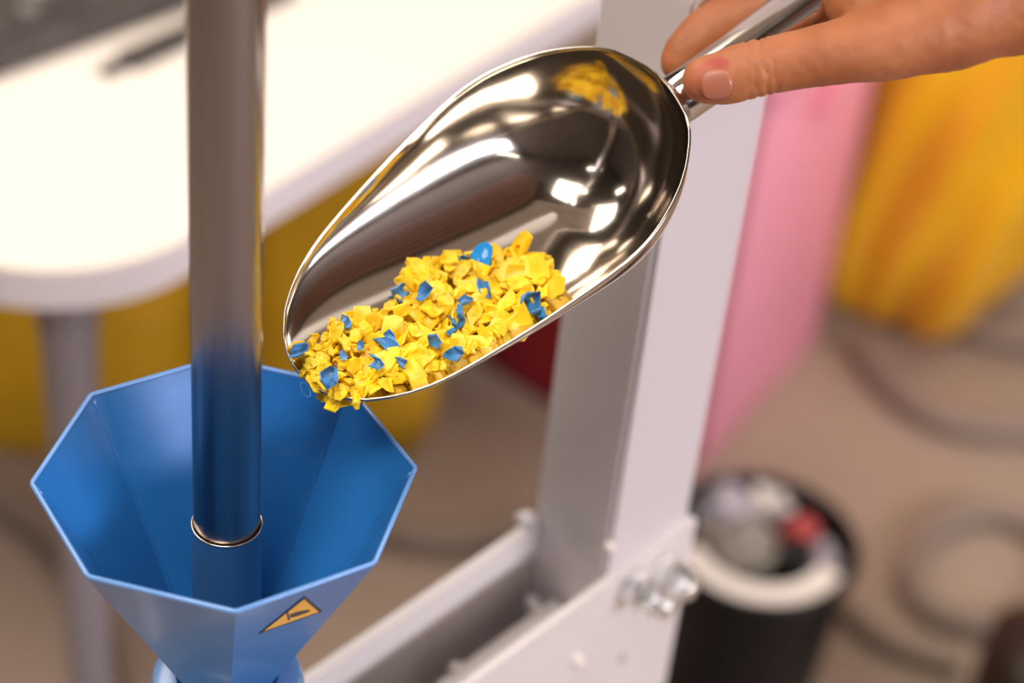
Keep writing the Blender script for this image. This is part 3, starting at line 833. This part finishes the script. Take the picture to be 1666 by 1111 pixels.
rm = tmp.modifiers.new('r', 'REMESH'); rm.mode = 'VOXEL'; rm.voxel_size = .0011; rm.use_smooth_shade = True
sm = tmp.modifiers.new('s', 'SMOOTH'); sm.factor = .6; sm.iterations = 9
dg = bpy.context.evaluated_depsgraph_get(); ev = tmp.evaluated_get(dg)
hm = bpy.data.meshes.new_from_object(ev); bpy.data.objects.remove(tmp)
hm.name = 'hand'
# skin folds over the thumb joint and a swollen cuticle, in the mesh itself
tipP = at_d(1150, 128, .7105)
tax = (at_d(1150, 128, .7105) - at_d(1262, 105, .709)).normalized()
jc = at_d(1238, 110, .709)
naily = at_d(1158, 134, .700)
NR = [v.normal.copy() for v in hm.vertices]
for v, vn in zip(hm.vertices, NR):
    p_ = v.co.copy(); s = (p_ - jc).dot(tax)
    if (p_ - jc).length < .024:
        for off, dep, wd_ in ((.0035, .0006, .0006), (-.0008, .0009, .0007), (-.0035, .0006, .0006), (.0062, .00035, .0006)):
            d_ = s - off - .0006 * math.sin((p_ - jc).dot(UX) * 900 + off * 4000)
            v.co = v.co - vn * dep * math.exp(-(d_ / wd_) ** 2)
    v.co = v.co + vn * .00022 * noise.noise(p_ * 260)
for f in hm.polygons: f.use_smooth = True
# skin material
ms = mat('skin', (.50, .20, .09), .58, sss=.15, bump=.10, bscale=1300)
nt = ms.node_tree; bs = nt.nodes['Principled BSDF']
tc = nt.nodes.new('ShaderNodeTexCoord')
n1 = nt.nodes.new('ShaderNodeTexNoise'); n1.inputs['Scale'].default_value = 45; n1.inputs['Detail'].default_value = 5
nt.links.new(tc.outputs['Object'], n1.inputs['Vector'])
rp = nt.nodes.new('ShaderNodeValToRGB'); rp.color_ramp.elements[0].position = .3; rp.color_ramp.elements[1].position = .7
rp.color_ramp.elements[0].color = (.30, .088, .026, 1); rp.color_ramp.elements[1].color = (.42, .145, .052, 1)
nt.links.new(n1.outputs['Fac'], rp.inputs[0])
def blob(pos, r, col, prev, inner=0):
    ds = nt.nodes.new('ShaderNodeVectorMath'); ds.operation = 'DISTANCE'; ds.inputs[1].default_value = tuple(pos)
    nt.links.new(tc.outputs['Object'], ds.inputs[0])
    mr = nt.nodes.new('ShaderNodeMapRange'); mr.inputs[1].default_value = r; mr.inputs[2].default_value = r * .35; mr.inputs[3].default_value = 0; mr.inputs[4].default_value = .85
    nt.links.new(ds.outputs['Value'], mr.inputs[0])
    mx = nt.nodes.new('ShaderNodeMixRGB'); mx.inputs[2].default_value = (*col, 1)
    nt.links.new(mr.outputs[0], mx.inputs[0]); nt.links.new(prev, mx.inputs[1]); return mx.outputs[0]
c_ = rp.outputs[0]
TH = Vector(tipP)
for (px, py, r_) in ((1146, 103, .0026), (1158, 98, .0028), (1170, 101, .0028), (1180, 107, .0022), (1137, 112, .0022)):
    c_ = blob(at_d(px, py, .7005), r_ * 1.35, (.34, .035, .018), c_)
c_ = blob(at_d(1135, 140, .705), .010, (.46, .14, .065), c_)
nt.links.new(c_, bs.inputs['Base Color'])
hm.materials.clear(); hm.materials.append(ms)
hand = bpy.data.objects.new('hand', hm); COL.objects.link(hand)
pr = empty('person', at_d(1700, -30, .73), 'bare hand and wrist of a person gripping the scoop handle, thumb along it', 'person')
hand.parent = pr; hand.data.transform(Matrix.Translation(-pr.location))
# keep the material's object coordinates in world-like space: shift the blob centres too
for n_ in nt.nodes:
    if n_.type == 'VECT_MATH': n_.inputs[1].default_value = tuple(Vector(n_.inputs[1].default_value) - pr.location)
# thumb nail: curved plate on the camera side of the tip
nv, nf = [], []
n_ax = tax; side = (-FWD).cross(n_ax).normalized(); out = n_ax.cross(side).normalized()
if out.dot(-FWD) < 0: out = -out
# nail faces down and towards the camera
rotn = Matrix.Rotation(R(-20), 3, n_ax)
tc0 = at_d(1161, 130, .7093); rn = .00985
for i in range(9):
    s = i / 8
    for j in range(11):
        q = (j / 10 - .5) * 2
        lim = (1 - max(0, (abs(s - .5) * 2) ** 3.0) * .45)
        a = q * .58 * lim
        rad_n = rn * (1 - .10 * s * s)
        dirn = rotn @ (out * math.cos(a) + side * math.sin(a))
        nv.append(tc0 + n_ax * ((s - .5) * .0115 * (1 - .12 * q * q)) + dirn * rad_n)
for i in range(8):
    for j in range(10): nf.append((i * 11 + j, i * 11 + j + 1, (i + 1) * 11 + j + 1, (i + 1) * 11 + j))
nl = mesh('thumb_nail', (nv, nf), M['nail'], None, smooth=True)
nl.data.transform(Matrix.Translation(-pr.location)); nl.parent = hand; nl['label'] = 'short pale pink thumb nail'
sd = nl.modifiers.new('t', 'SOLIDIFY'); sd.thickness = .0006; sd.offset = 1
